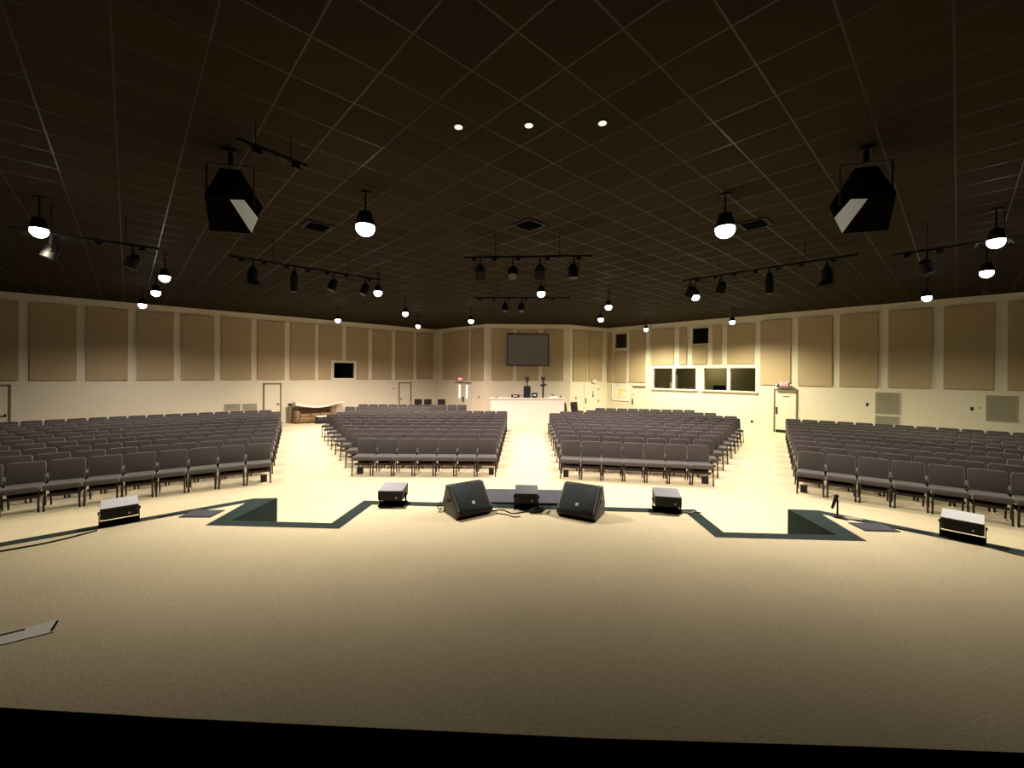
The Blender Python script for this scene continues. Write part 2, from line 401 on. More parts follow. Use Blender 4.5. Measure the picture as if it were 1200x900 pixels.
# the rows furthest from the stage, one object
bm = bmesh.new()
src = bmesh.new()
for k in CP:
    src.from_mesh(CP[k])
tmp = bpy.data.meshes.new('row_chair'); src.to_mesh(tmp); src.free()
for d, x, y, a, *_ in seats[300:]:
    n0 = len(bm.verts); bm.from_mesh(tmp); bm.verts.ensure_lookup_table()
    bmesh.ops.transform(bm, matrix=Matrix.Translation((x, y, 0)) @ Matrix.Rotation(a, 4, 'Z'), verts=bm.verts[n0:])
me = bpy.data.meshes.new('back_row_chairs'); bm.to_mesh(me); bm.free(); me.materials.append(M['fabric'])
for p in me.polygons: p.use_smooth = False
if seats[300:]:
    # legs, racks and frames take the dark metal, cushions the fabric
    me.materials.append(M['chair_metal'])
    counts = []
    for k in CP: counts += [0 if k in ('seat', 'backrest') else 1]*len(CP[k].polygons)
    nper = len(counts)
    for i, p in enumerate(me.polygons): p.material_index = counts[i % nper]; p.use_smooth = counts[i % nper] == 0
    o = bpy.data.objects.new('back_row_chairs', me); COL.objects.link(o)
    tag(o, 'charcoal upholstered chairs filling the rearmost rows of all four seating blocks', 'chairs', kind='stuff')

# darker chairs on their own at the back
CD = chair_parts(M['fabric_dark'], M['chair_metal'])
for x, y, rz, lab in ((-6.5, 24.3, 0, 'dark maroon chair near the far left corner, leftmost of three'), (-5.93, 24.35, 0, 'dark maroon chair near the far left corner, middle of three'), (-5.12, 24.4, 0, 'dark maroon chair near the far left corner, set apart to the right'),
                      (2.22, 22.0, R(70), 'dark maroon chair turned sideways, tucked against the white desk end'), (2.75, 22.8, R(40), 'dark maroon chair turned sideways beside the pale yellow door')):
    o = make_chair(lab, 'dark maroon chairs at the back', CD, 'side_chair'); o.location = (x, y, 0); o.rotation_euler.z = rz
    o.scale = (.9, .9, 1.17) if y > 23 else (1, 1, 1.2)

# small black boxes under the end seats of the front rows
bx = 0
def under_box(x, y, a, lab):
    t = thing('floor_box', lab, 'box', (x, y, 0), a, 'small black boxes under end chairs')
    MB().box((0, 0, .07), (.13, .13, .14), bevel=.008).build('body', M['fabric_dark'], t)
    MB().box((0, 0, .1475), (.14, .14, .015), bevel=.004).build('lid', M['rubber'], t)
def rowof(b, r): return [l for bb, rr, e, l in rows if bb == b and rr == r][0]
for b, idx, sx, lab in (('centre-left block', 0, -.10, 'small black box under the left end chair of centre-left front row'), ('centre-left block', -1, .12, 'small black box under the right end chair of centre-left front row'),
                    ('centre-right block', 0, -.11, 'small black box under the left end chair of centre-right front row'), ('centre-right block', -1, .10, 'small black box under the right end chair of centre-right front row'),
                    ('far right block', 0, -.12, 'small black box under the first chair of the far right front row'), ('far left block', 0, .10, 'small black box under the first chair of the far left front row')):
    x, y, a = rowof(b, 1)[idx]
    under_box(x+sx*math.cos(a)+.02*math.sin(a), y+sx*math.sin(a)-.02*math.cos(a), a, lab)

# ------------------------------------------------------------------ loudspeakers on the stage
def wedge(loc, rz, lab):
    t = thing('stage_monitor', lab, 'loudspeaker', loc, rz, 'two wedge monitors at the stage front')
    W = .47
    prof = [(.05, 0), (0, .055), (.012, .10), (.245, .345), (.33, .345), (.41, .13), (.39, 0)]
    MB().prism(prof, -W/2+.03, W/2-.03, bevel=.006).build('cabinet', M['black'], t, True)
    sc = MB()
    for s in (-1, 1): sc.prism(prof, s*(W/2-.032), s*W/2, bevel=.005)
    sd = sc.build('side_panel', M['wedge_side'], t, True)
    hd = MB()
    for s in (-1, 1): hd.box((s*(W/2+.001), .24, .18), (.006, .10, .035), Matrix.Rotation(R(-15), 4, 'X'), bevel=.002)
    hd.build('handle_recess', M['rubber'], sd)
    g = MB(); ang = math.atan2(.245, .233)
    rt = Matrix.Rotation(ang, 4, 'X')
    g.box((0, .1285, .2225), (W-.075, .318, .012), rt, bevel=.004)
    gr = g.build('grille', M['grille'], t, True)
    nb = MB(); nb.box((0, .0595, .1635), (.036, .040, .006), rt, bevel=.002)
    nb.build('badge', M['badge'], gr)
    MB().box((0, .0075, .075), (W-.08, .012, .03), Matrix.Rotation(R(-15), 4, 'X')).build('lower_grille', M['rubber'], t)
    ft = MB()
    for s in (-1, 1):
        for y in (.09, .36): ft.cyl((s*.18, y, -.004), (s*.18, y, .01), .015, n=10)
    ft.build('rubber_foot', M['rubber'], t)
    return t
wedge((-.59, 4.83, ZS), R(36), 'black wedge monitor, grille tilted up, on stage left of the centre speaker')
wedge((.565, 4.82, ZS), R(-27), 'black wedge monitor, grille tilted up, on stage right of the centre speaker')

def front_fill(loc, rz, lab, w=.31, m='grey_lit_top'):
    t = thing('fill_speaker', lab, 'loudspeaker', loc, rz, 'small box speakers along the stage edge')
    b = MB(); b.prism([(-.13, .085), (-.13, .20), (.15, .235), (.15, .085)], -w/2, w/2, bevel=.003)
    b.build('cabinet', M['black'], t, True)
    MB().prism([(-.128, .2015), (-.128, .204), (.148, .239), (.148, .2365)], -w/2+.002, w/2-.002).build('painted_lit_top', M[m], t)  # thin sheet over the black cabinet, painted lighter for the lamp light
    MB().box((0, -.1325, .137), (w-.03, .006, .108), bevel=.002).build('rear_panel', M['rubber'], t)
    MB().cyl((w*.25, -.137, .12), (w*.25, -.134, .12), .010, n=10).build('input_socket', M['steel'], t)
    MB().box((0, .152, .15), (w-.02, .008, .13), bevel=.003).build('grille', M['grille'], t)
    u = MB()
    for s in (-1, 1): u.box((s*(w/2+.008), 0, .072), (.008, .06, .144)); u.cyl((s*(w/2+.006), 0, .13), (s*(w/2+.02), 0, .13), .016, n=10)
    u.box((0, 0, .004), (w+.02, .24, .008))
    u.build('yoke_bracket', M['pit'], t)
    return t
front_fill((-1.715, 5.27, ZS), R(2), 'small black box speaker with grey lit top on stage edge left of the left wedge monitor')
front_fill((0.0, 5.25, ZS), R(-1), 'small black box speaker between the two wedge monitors, cables coiled beside it', .29, 'dark_lit_top')
front_fill((1.745, 5.22, ZS), R(-10), 'small black box speaker with grey lit top on stage edge right of the right wedge monitor')
front_fill((-4.55, 4.47, ZS), R(46), 'small black box speaker with white lit top on the stage wing at far left', m='white_lit_top')
front_fill((4.59, 4.53, ZS), R(-47), 'small black box speaker with white lit top on the stage wing at far right', m='white_lit_top')

def cable(name, pts, lab, r=.006, m='rubber'):
    P = [Vector((p[0], p[1], p[2] if len(p) > 2 else ZS+r)) for p in pts]; out_ = []
    for i in range(len(P)-1):
        p0, p1, p2, p3 = P[max(i-1, 0)], P[i], P[i+1], P[min(i+2, len(P)-1)]
        for k in range(6):
            t = k/6; out_.append(.5*((2*p1)+(p2-p0)*t+(2*p0-5*p1+4*p2-p3)*t*t+(3*p1-p0-3*p2+p3)*t**3))
    out_.append(P[-1])
    return tag(MB().tube(out_, r, 6).build(name, M[m], None, True), lab, 'cable')
cable('speaker_cable', [(-5.6, 3.02), (-4.89, 3.67), (-4.66, 3.90), (-4.52, 4.20)], 'thin black cable running from the far left box speaker off the stage edge', .008)
cable('speaker_cable', [(-4.25, 4.62), (-4.05, 4.78), (-3.86, 4.74)], 'thin black cable from the far left box speaker to the floor pocket')
cable('speaker_cable', [(4.56, 4.30), (4.66, 4.10), (4.95, 3.75), (5.5, 3.2)], 'thin black cable trailing off right from the far right box speaker')
cable('speaker_cable', [(3.92, 4.72), (4.05, 4.74), (4.25, 4.66), (4.38, 4.62)], 'thin black cable from the right floor pocket towards the far right box speaker')
pts = [(-.42, 5.05), (-.30, 5.10), (-.22, 5.02), (-.15, 4.97)]
for k in range(22): pts.append((.10+.085*math.cos(k*1.05+3)+.003*k, 5.04+.055*math.sin(k*1.05+3), ZS+.008+.0022*k))
cable('coiled_cable', pts, 'black cable coiled in loops on stage in front of the centre box speaker', .007)
cable('speaker_cable', [(-.07, 4.88), (-.15, 4.86), (-.21, 4.92), (-.28, 4.95), (-.36, 4.97)], 'loose black cable crossing left from the coil to the left wedge monitor')
pts = [(-.98, 5.16, ZS+.16)]
for k in range(10): pts.append((-1.01+.03*math.cos(k*1.6), 5.02+.05*math.sin(k*1.6), ZS+.1-.009*k))
pts = [(p[0]-.05, p[1]+.02, p[2]) for p in pts]
cable('hanging_cable', pts, 'tangled black cable behind the left side of the left wedge monitor', .006)
cable('speaker_cable', [(1.92, 5.15), (2.0, 5.12), (2.06, 5.16), (2.12, 5.14), (2.18, 5.2, ZS-.02)], 'short pale cable lying at the right foot of the right box speaker', .007, 'plate')

# floor pockets and plates
def pocket(x, y, rz, lab):
    t = thing('floor_pocket', lab, 'floor pocket', (x, y, ZS), rz, 'grey floor pocket lids on the stage wings')
    MB().box((0, 0, .004), (.37, .25, .008), bevel=.002).build('frame', M['dark_frame'], t)
    MB().box((0, 0, .009), (.34, .22, .006), bevel=.002).build('lid', M['grey_carpet'], t)
pocket(-3.84, 4.77, R(3), 'square grey floor pocket lid on the left stage wing')
pocket(3.87, 4.76, R(-2), 'square grey floor pocket lid on the right stage wing')
t = thing('floor_plate', 'long dull metal plate with dark slots in the stage carpet at far left', 'floor plate', (-3.36, 2.43, ZS), R(38))
MB().box((0, 0, .003), (.66, .17, .006), bevel=.002).build('plate', M['plate'], t)
for x, y, w, d in ((-.18, .055, .14, .014), (.10, .055, .14, .014), (.315, 0, .012, .13), (-.315, 0, .012, .13)):
    MB().box((x, y, .0075), (w, d, .003)).build('slot', M['pit'], t)

t = thing('microphone_stand', 'short black desk microphone stand with tilted microphone on the right stage wing', 'microphone stand', (3.72, 5.09, ZS))
MB().box((0, 0, .008), (.12, .10, .016), bevel=.004).build('base', M['rubber'], t)
MB().cyl((0, 0, .016), (0, 0, .20), .010, n=10).build('pole', M['rubber'], t)
MB().tube([(0, 0, .19), (-.01, 0, .215), (-.03, 0, .215)], .012).build('clip', M['rubber'], t)
m_ = MB().cyl((-.065, 0, .10), (-.02, 0, .235), .013, .019, 12).build('microphone', M['rubber'], t, True)
MB().sph((-.015, 0, .25), .025).build('microphone_head', M['dark_frame'], m_, True)
o = MB().box((0, 0, .006), (.20, .09, .012), bevel=.003).build('connector_plate', M['plate'], loc=(3.84, 5.03, ZS), rz=R(-20)); tag(o, 'small pale connector plate beside the microphone stand base', 'plate')

# ------------------------------------------------------------------ wall panels
def panel(w, wn, x0, x1, z0, z1, lab):
    t = thing('acoustic_panel', lab, 'acoustic panel', w.at((x0+x1)/2, z0, .002), w.ang, 'tan fabric acoustic panels')
    W, Hh = x1-x0, z1-z0
    MB().box((0, -.030, Hh/2), (W, .055, Hh), bevel=.006).build('fabric_face', M['panel'], t)
    MB().box((0, -.0015, Hh/2), (W-.03, .003, Hh-.03)).build('backing_board', M['bronze'], t)
PT, PB = 5.15, 2.21
for n in range(-1, 12):
    x = 7.88+1.4655*n; a, b = x, x+1.2
    side = f'{ORD[n+2]} panel from the left' if n < 8 else f'{ORD[12-n]} panel from the far corner' if n < 11 else 'last panel before the far corner'
    if n == 7:      # panels cut round the small window
        t = thing('acoustic_panel', 'tan fabric acoustic panel on left wall notched around window, left of it', 'acoustic panel', w_ := WL.at(0, 0), WL.ang, 'tan fabric acoustic panels')
        MB().prism([(18.08, PB), (18.70, PB), (18.70, 3.27), (19.30, 3.27), (19.30, PT), (18.08, PT)], -.0575, -.003, 'y').build('fabric_face', M['panel'], t)
        continue
    if n == 8:
        t = thing('acoustic_panel', 'tan fabric acoustic panel on left wall notched around window, right of it', 'acoustic panel', WL.at(0, 0), WL.ang, 'tan fabric acoustic panels')
        MB().prism([(20.14, PB), (20.80, PB), (20.80, PT), (19.55, PT), (19.55, 3.27), (20.14, 3.27)], -.0575, -.003, 'y').build('fabric_face', M['panel'], t)
        continue
    panel(WL, 'left', a, b, PB+.03*(6-n)/6*.8, PT, f'tan fabric acoustic panel on left wall, {side}')
for i, (a, b) in enumerate(((.86, 1.98), (2.1, 3.3), (3.54, 4.65))): panel(W1, '', a, b, 2.17, 5.18, f'tan acoustic panel above the double doors, {("leftmost, dimmest", "middle, above the exit sign", "rightmost")[i]} of three')
for i, (a, b) in enumerate(((.29, 1.52), (1.76, 3.02), (3.29, 4.47))): panel(W2, '', a, b, 2.2, 5.15, 'tan acoustic panel '+('left of the projection screen', 'behind and below the projection screen', 'right of the projection screen')[i])
for i, (a, b) in enumerate(((.2, 1.34), (1.45, 2.58))): panel(W3, '', a, b, 2.17, 5.15, 'tan acoustic panel above the pale yellow door, '+('left one, nearer the screen', 'right one, nearer the corner')[i])
for a, b, z0, z1, lab in ((.07, .42, 2.12, 5.15, 'narrow tan acoustic panel in the far right corner'),
        (.54, 1.40, 2.12, 3.97, 'low tan acoustic panel below the first dark projection port'),
        (1.61, 2.62, 2.14, 5.15, 'tan acoustic panel above the closed cream door, left of the booth'),
        (3.00, 4.32, 3.13, 5.12, 'bright tan acoustic panel above the first booth window'),
        (4.62, 5.03, 3.13, 5.12, 'narrow tan acoustic panel left of the second projection port'),
        (5.33, 6.06, 3.14, 4.17, 'short tan acoustic panel directly below the second projection port'),
        (6.36, 6.78, 3.16, 5.10, 'narrow tan acoustic panel right of the second projection port'),
        (7.06, 8.27, 3.15, 5.05, 'tan acoustic panel above the fourth booth window'),
        (8.53, 9.75, 2.16, 5.15, 'tan acoustic panel beside the exit sign, right of the booth windows'),
        (10.02, 11.24, 2.16, 5.15, 'tan acoustic panel just right of the cream exit door'),
        (11.49, 12.70, 2.17, 5.15, 'tan acoustic panel, second one right of the exit door'),
        (13.00, 14.20, 2.17, 5.15, 'tan acoustic panel on right wall above the first large vent'),
        (14.50, 15.70, 2.17, 5.15, 'tan acoustic panel on right wall, left of the second large vent'),
        (16.00, 17.20, 2.17, 5.15, 'dim tan acoustic panel at the right edge, above the second large vent')):
    panel(WR, '', a, b, z0, z1, lab)

# ------------------------------------------------------------------ doors and windows
def door(num, w, x0, x1, z1=2.0, hinge='l', leafs=1, handle='lever', lites=False, m='door', frame='bronze', closer=False, depth=.04):
    t = bpy.data.objects.new(f'door_{num}', None); COL.objects.link(t); t.location = w.at((x0+x1)/2, 0); t.rotation_euler.z = w.ang; t['kind'] = 'structure'
    W = x1-x0; f = MB(); fw = .06
    f.box((-W/2+fw/2, -depth/2, z1/2), (fw, depth, z1)); f.box((W/2-fw/2, -depth/2, z1/2), (fw, depth, z1)); f.box((0, -depth/2, z1-fw/2), (W, depth, fw))
    f.build('door_frame', M[frame], t)
    lw = (W-2*fw)/leafs
    for k in range(leafs):
        cx = -W/2+fw+lw*(k+.5)
        lf = MB().box((cx, -.012, (z1-fw)/2), (lw-.008, .024, z1-fw-.01)).build('door_leaf', M[m], t)
        if handle == 'lever':
            s = 1 if hinge == 'l' else -1
            hx = cx+s*(lw/2-.07)
            h = MB(); h.box((hx, -.03, .98), (.05, .012, .10), bevel=.003); h.cyl((hx, -.03, .98), (hx, -.08, .98), .012, n=8); h.box((hx-s*.05, -.08, .98), (.13, .018, .025), bevel=.004)
            h.build('handle', M['rubber'], lf)
        elif handle == 'plate':
            s = (1 if hinge == 'l' else -1) if leafs == 1 else (1 if k == 0 else -1)
            h = MB(); h.box((cx+s*(lw/2-.06), -.035, 1.0), (.07, .03, .32), bevel=.004); h.build('push_bar', M['rubber'], lf)
        if lites:
            MB().box((cx, -.026, 1.48), (.13, .008, .80)).build('door_lite', M['lite'], lf)
    if closer:
        MB().box((.06, -.06, z1-.10), (W*.78, .06, .07), bevel=.006).build('door_closer', M['bronze'], t)
    return t
door(1, WL, 6.45, 7.44, 2.10)
door(2, WL, 15.46, 16.27, 2.04)
door(3, WL, 22.76, 23.62, 2.0, hinge='r')
d = door(4, W1, 2.14, 3.60, 2.02, leafs=2, handle='plate', lites=True, frame='door')
MB().box((0, -.05, 2.02), (1.5, .06, .06)).build('door_header', M['bronze'], d)
d = door(5, W3, 1.10, 2.50, 1.98, hinge='r', handle='plate', frame='trim')
hp = MB()
for x, z in ((.48, 1.68), (.48, .97)): hp.box((x, -.03, z), (.07, .02, .10))
hp.box((.02, -.03, 1.40), (.035, .02, .34)); hp.box((.02, -.032, 1.28), (.08, .02, .14)); hp.build('hinge_plate', M['rubber'], d)
d = door(6, WR, 1.70, 2.70, 1.99, hinge='r', handle='plate', closer=True, frame='door')
MB().cyl((-.34, -.03, 1.38), (-.34, -.04, 1.38), .03, n=10).build('peephole', M['rubber'], d)
d = door(7, WR, 9.09, 10.02, 1.99, hinge='r', handle='plate', closer=True)
MB().box((.02, -.03, 1.66), (.26, .012, .035)).build('door_sign', M['rubber'], d)
MB().box((.02, -.03, .07), (.80, .03, .12)).build('kick_plate', M['rubber'], d)

def opening(num, w, h, deep=.5, frame=.07, mullion=None, panes=None, sill=False, back='pit'):
    t = bpy.data.objects.new(f'window_{num}', None); COL.objects.link(t); t.location = w.at(0, 0); t.rotation_euler.z = w.ang; t['kind'] = 'structure'
    x0, x1, z0, z1 = h
    if frame:
        f = MB(); fd = .04
        f.box(((x0+x1)/2, -fd/2, z1+frame/2), (x1-x0+2*frame, fd, frame)); f.box(((x0+x1)/2, -fd/2, z0-frame/2), (x1-x0+2*frame, fd, frame))
        f.box((x0-frame/2, -fd/2, (z0+z1)/2), (frame, fd, z1-z0)); f.box((x1+frame/2, -fd/2, (z0+z1)/2), (frame, fd, z1-z0))
        f.build('window_frame', M['trim'], t)
    return t
t = opening(1, WL, WIN_L)
MB().box((19.43, .08, 2.71), (1.14, .01, .86)).build('window_pane', M['glass'], t)
b = MB(); b.box((19.43, .75, 2.71), (1.4, .02, 1.2)); b.box((19.43, .46, 2.20), (1.4, .58, .02)); b.box((19.43, .46, 3.24), (1.4, .58, .02)); b.box((18.74, .46, 2.71), (.02, .58, 1.1)); b.box((20.12, .46, 2.71), (.02, .58, 1.1))
b.build('window_recess', M['pit'], t)
for num, h in ((2, PORT1), (3, PORT2)):
    t = opening(num, WR, h, frame=.03)
    xc, zc = (h[0]+h[1])/2, (h[2]+h[3])/2
    MB().box((xc, .06, zc), (h[1]-h[0], .01, h[3]-h[2])).build('window_pane', M['glass'], t)
    b = MB(); b.box((xc, .6, zc), (1, .02, 1)); b.box((xc, .38, zc-.47), (1, .44, .02)); b.box((xc, .38, zc+.47), (1, .44, .02)); b.box((xc-.48, .38, zc), (.02, .44, .9)); b.box((xc+.48, .38, zc), (.02, .44, .9))
    b.build('window_recess', M['pit'], t)
    g = MB()
    for k in range(1, 4): g.box((h[0]+.83*k/4, .03, zc), (.012, .012, .8)); g.box((xc, .03, h[2]+.82*k/4), (.8, .012, .012))
    g.build('window_mesh', M['rubber'], t)
# booth windows in two pairs
for num, (a, b_) in ((4, (0, 1)), (5, (2, 3))):
    t = bpy.data.objects.new(f'window_{num}', None); COL.objects.link(t); t.location = WR.at(0, 0); t.rotation_euler.z = WR.ang; t['kind'] = 'structure'
    X0, X1 = BOOTH[a][0], BOOTH[b_][1]; z0, z1 = 1.83, 2.95; f = MB()
    f.box(((X0+X1)/2, -.02, z1+.04), (X1-X0+.18, .05, .08)); f.box((X0-.045, -.02, (z0+z1)/2), (.09, .05, z1-z0)); f.box((X1+.045, -.02, (z0+z1)/2), (.09, .05, z1-z0))
    f.box(((BOOTH[a][1]+BOOTH[b_][0])/2, -.02, (z0+z1)/2), (BOOTH[b_][0]-BOOTH[a][1], .05, z1-z0))
    f.build('window_frame', M['trim'], t)
    MB().box(((X0+X1)/2, -.05, z0-.04), (X1-X0+.24, .12, .06), bevel=.006).build('window_sill', M['trim'], t)
    for k in (a, b_):
        h = BOOTH[k]; MB().box(((h[0]+h[1])/2, .09, (z0+z1)/2), (h[1]-h[0], .01, z1-z0)).build('window_pane', M['glass'], t)
# booth room behind the glass
bo = MB(); x0, x1 = 2.9, 8.6
bo.box(((x0+x1)/2, 3.0, 2.0), (x1-x0, .1, 2.6)); bo.box((x0, 1.6, 2.0), (.1, 2.8, 2.6)); bo.box((x1, 1.6, 2.0), (.1, 2.8, 2.6))
bo.box(((x0+x1)/2, 1.6, .75), (x1-x0, 2.8, .1)); bo.box(((x0+x1)/2, 1.6, 3.3), (x1-x0, 2.8, .1))
o = bo.build('wall_booth', M['booth'], loc=WR.at(0), rz=WR.ang); tag(o, kind='structure')
def onR(name, mb, m, lab, cat, x, z, y=0): 
    o = mb.build(name, M[m], loc=WR.at(x, z, -y), rz=WR.ang); return tag(o, lab, cat)
t = thing('booth_cabinet', 'tall pale cabinet inside the booth, seen through the first window', 'cabinet', WR.at(3.72, .803, -1.2), WR.ang)
MB().box((0, 0, .9), (.32, .3, 1.8), bevel=.01).build('body', M['trim'], t); MB().box((0, -.155, .9), (.28, .01, 1.7)).build('door', M['door'], t)
t = thing('booth_counter', 'dark counter running along the inside of the booth windows', 'counter', WR.at(5.75, .803, -.55), WR.ang)
MB().box((0, 0, .96), (5.4, .6, .05)).build('worktop', M['dark_frame'], t); MB().box((0, .2, .46), (5.4, .04, .92)).build('front_panel', M['booth'], t)
for x, w, h, m, lab in ((4.75, .30, .10, 'paper', 'small white box on the booth counter behind second window'), (5.10, .22, .13, 'paper', 'white paper stack on the booth counter behind second window'), (6.5, .55, .28, 'rubber', 'dark mixing console on the booth counter behind third window'), (8.05, .16, .10, 'plate', 'small pale device on the booth counter behind fourth window')):
    onR('booth_item', MB().box((0, 0, h/2), (w, .2, h), bevel=.01), m, lab, 'box', x, 1.792, .5)

l = bpy.data.lights.new('booth_fill_light', 'POINT'); l.energy = 45; l.color = (1, .92, .66); l.shadow_soft_size = .2  # added fill light without a fixture, brightens the booth interior
o = bpy.data.objects.new('booth_fill_light', l); COL.objects.link(o); o.location = WR.at(5.4, 3.0, -2.0)
# notice board / hatch between corner and closed door
t = thing('notice_board', 'white framed notice board with pale yellow papers, left of the closed cream door', 'notice board', WR.at(.99, 1.02), WR.ang)
MB().box((0, -.015, .48), (1.14, .03, .92)).build('board', M['trim'], t)
f = MB()
for z in (0.02, .94): f.box((0, -.03, z), (1.2, .05, .05))
for x in (-.58, .58): f.box((x, -.03, .48), (.05, .05, .92))
f.build('frame', M['paper'], t)
MB().box((.18, -.034, .62), (.42, .004, .16), Matrix.Rotation(R(12), 4, 'Y')).build('notice_sheet', M['yellow'], t)
MB().box((-.02, -.034, .45), (.16, .004, .36)).build('notice_sheet', M['yellow'], t)
MB().box((.28, -.035, .34), (.40, .004, .42)).build('notice_sheet', M['mattress'], t)
MB().box((-.12, -.035, .16), (.10, .004, .06)).build('notice_sheet', M['plate'], t)

# exit signs
def exit_sign(w, x, z, lab, lamps=False, lit=True):
    t = thing('exit_sign', lab, 'exit sign', w.at(x, z, .064), w.ang, 'lit exit signs')
    MB().box((0, -.04, .10), (.34, .06, .20), bevel=.008).build('housing', M['trim'], t)
    MB().box((0, -.073, .10), (.31, .006, .17)).build('sign_face', M['red' if lit else 'trim'], t)
    L_ = MB(); s = .022; h = .105; y = -.079; z0 = .10
    def bar(cx, cz, w_, h_, r=0): L_.box((cx, y, z0+cz), (w_, .005, h_), Matrix.Rotation(r, 4, 'Y'))
    e = -.11; bar(e-.018, 0, .013, h); [bar(e, q, .045, .013) for q in (-.046, 0, .046)]
    bar(-.037, 0, .012, h*1.08, R(27)); bar(-.037, 0, .012, h*1.08, R(-27))
    bar(.035, 0, .013, h); bar(.10, 0, .013, h); bar(.10, .046, .062, .013)
    L_.build('sign_letters', M['exit_white' if lit else 'red'], t)
    if lamps:
        for s_ in (-1, 1):
            h_ = MB().cyl((s_*.20, -.05, .03), (s_*.27, -.10, .05), .045, .055, 12).build('lamp_head', M['dark_frame'], t, True)
            MB().sph((s_*.272, -.104, .052), .042, n=10).build('lamp_lens', M['paper'], h_, True)
        MB().box((0, -.04, -.03), (.62, .05, .05)).build('battery_case', M['bronze'], t)
    return t
exit_sign(W1, 2.70, 2.14, 'small red exit sign above the double doors with glass strips')
exit_sign(W3, 1.86, 2.06, 'small pale exit sign above the pale yellow door, seen edge on', lit=False)
exit_sign(WR, 9.52, 2.12, 'red exit sign with twin emergency lamps above the right cream door', lamps=True)

def wall_box(w, x, z, lab, m='rubber', s=(.075, .02, .12), name='wall_socket'):
    t = thing(name, lab, 'wall plate', w.at(x, z), w.ang)
    MB().box((0, -s[1]/2, 0), s, bevel=.003).build('cover_plate', M[m], t); MB().box((0, -s[1]-.002, 0), (s[0]*.4, .004, s[2]*.5)).build('switch', M['dark_frame'], t)
wall_box(WR, 12.38, 1.46, 'small black wall box left of the first large vent')
wall_box(WR, 15.20, 1.49, 'small black wall box left of the second large vent')
wall_box(WR, 15.36, 1.53, 'tiny pale wall plate beside the black box near the second vent', 'trim', (.10, .015, .06))
wall_box(WR, 8.18, .40, 'small black wall socket low on the wall below the fourth booth window', s=(.1, .02, .1))
wall_box(W1, 4.25, 1.20, 'small dark wall switch right of the double doors')
wall_box(W3, .45, 1.18, 'small dark wall switch between the desk and the yellow door')
wall_box(WL, 22.45, 1.62, 'small dark wall plate just left of the far left door', s=(.12, .02, .05))

def vent(w, x0, x1, z0, z1, lab, vertical=True):
    t = thing('wall_vent', lab, 'vent', w.at((x0+x1)/2, z0), w.ang, 'wall vents')
    W, Hh = x1-x0, z1-z0; f = MB()
    for z in (.015, Hh-.015): f.box((0, -.012, z), (W, .024, .03))
    for x in (-W/2+.015, W/2-.015): f.box((x, -.012, Hh/2), (.03, .024, Hh))
    f.build('frame', M['vent'], t)
    MB().box((0, -.002, Hh/2), (W-.06, .004, Hh-.06)).build('backing', M['booth'], t)
    s = MB()
    n = int((W-.06)/.03)
    for k in range(n): s.box((-W/2+.045+k*(W-.09)/(n-1), -.010, Hh/2), (.017, .012, Hh-.06), Matrix.Rotation(R(20), 4, 'Z'))
    s.build('louvre', M['vent'], t)
vent(WR, 12.62, 13.36, 1.12, 1.97, 'large pale louvred vent on right wall, nearer the exit door')
vent(WR, 12.62, 13.34, .70, 1.05, 'low pale vent directly below the first large vent')
vent(WR, 15.52, 16.24, 1.09, 1.98, 'large olive louvred vent at the right edge of the wall')
vent(WL, 13.86, 14.50, .74, 1.08, 'low pale vent on left wall, left one of the pair')
vent(WL, 14.60, 15.20, .70, 1.06, 'low pale vent on left wall, right one beside the door')

# projection screen
t = thing('projection_screen', 'grey projection screen in a dark frame on the far wall', 'screen', W2.at(2.40, 3.06), W2.ang)
MB().box((0, -.10, .89), (2.34, .03, 1.76)).build('screen_surface', M['screen'], t)
f = MB()
for z in (.0, 1.79): f.box((0, -.10, z), (2.42, .05, .05))
for x in (-1.19, 1.19): f.box((x, -.10, .895), (.05, .05, 1.84))
f.build('frame', M['dark_frame'], t)
f = MB()
for x in (-.8, .8): f.box((x, -.04, 1.4), (.06, .10, .1))
f.build('bracket', M['dark_frame'], t)

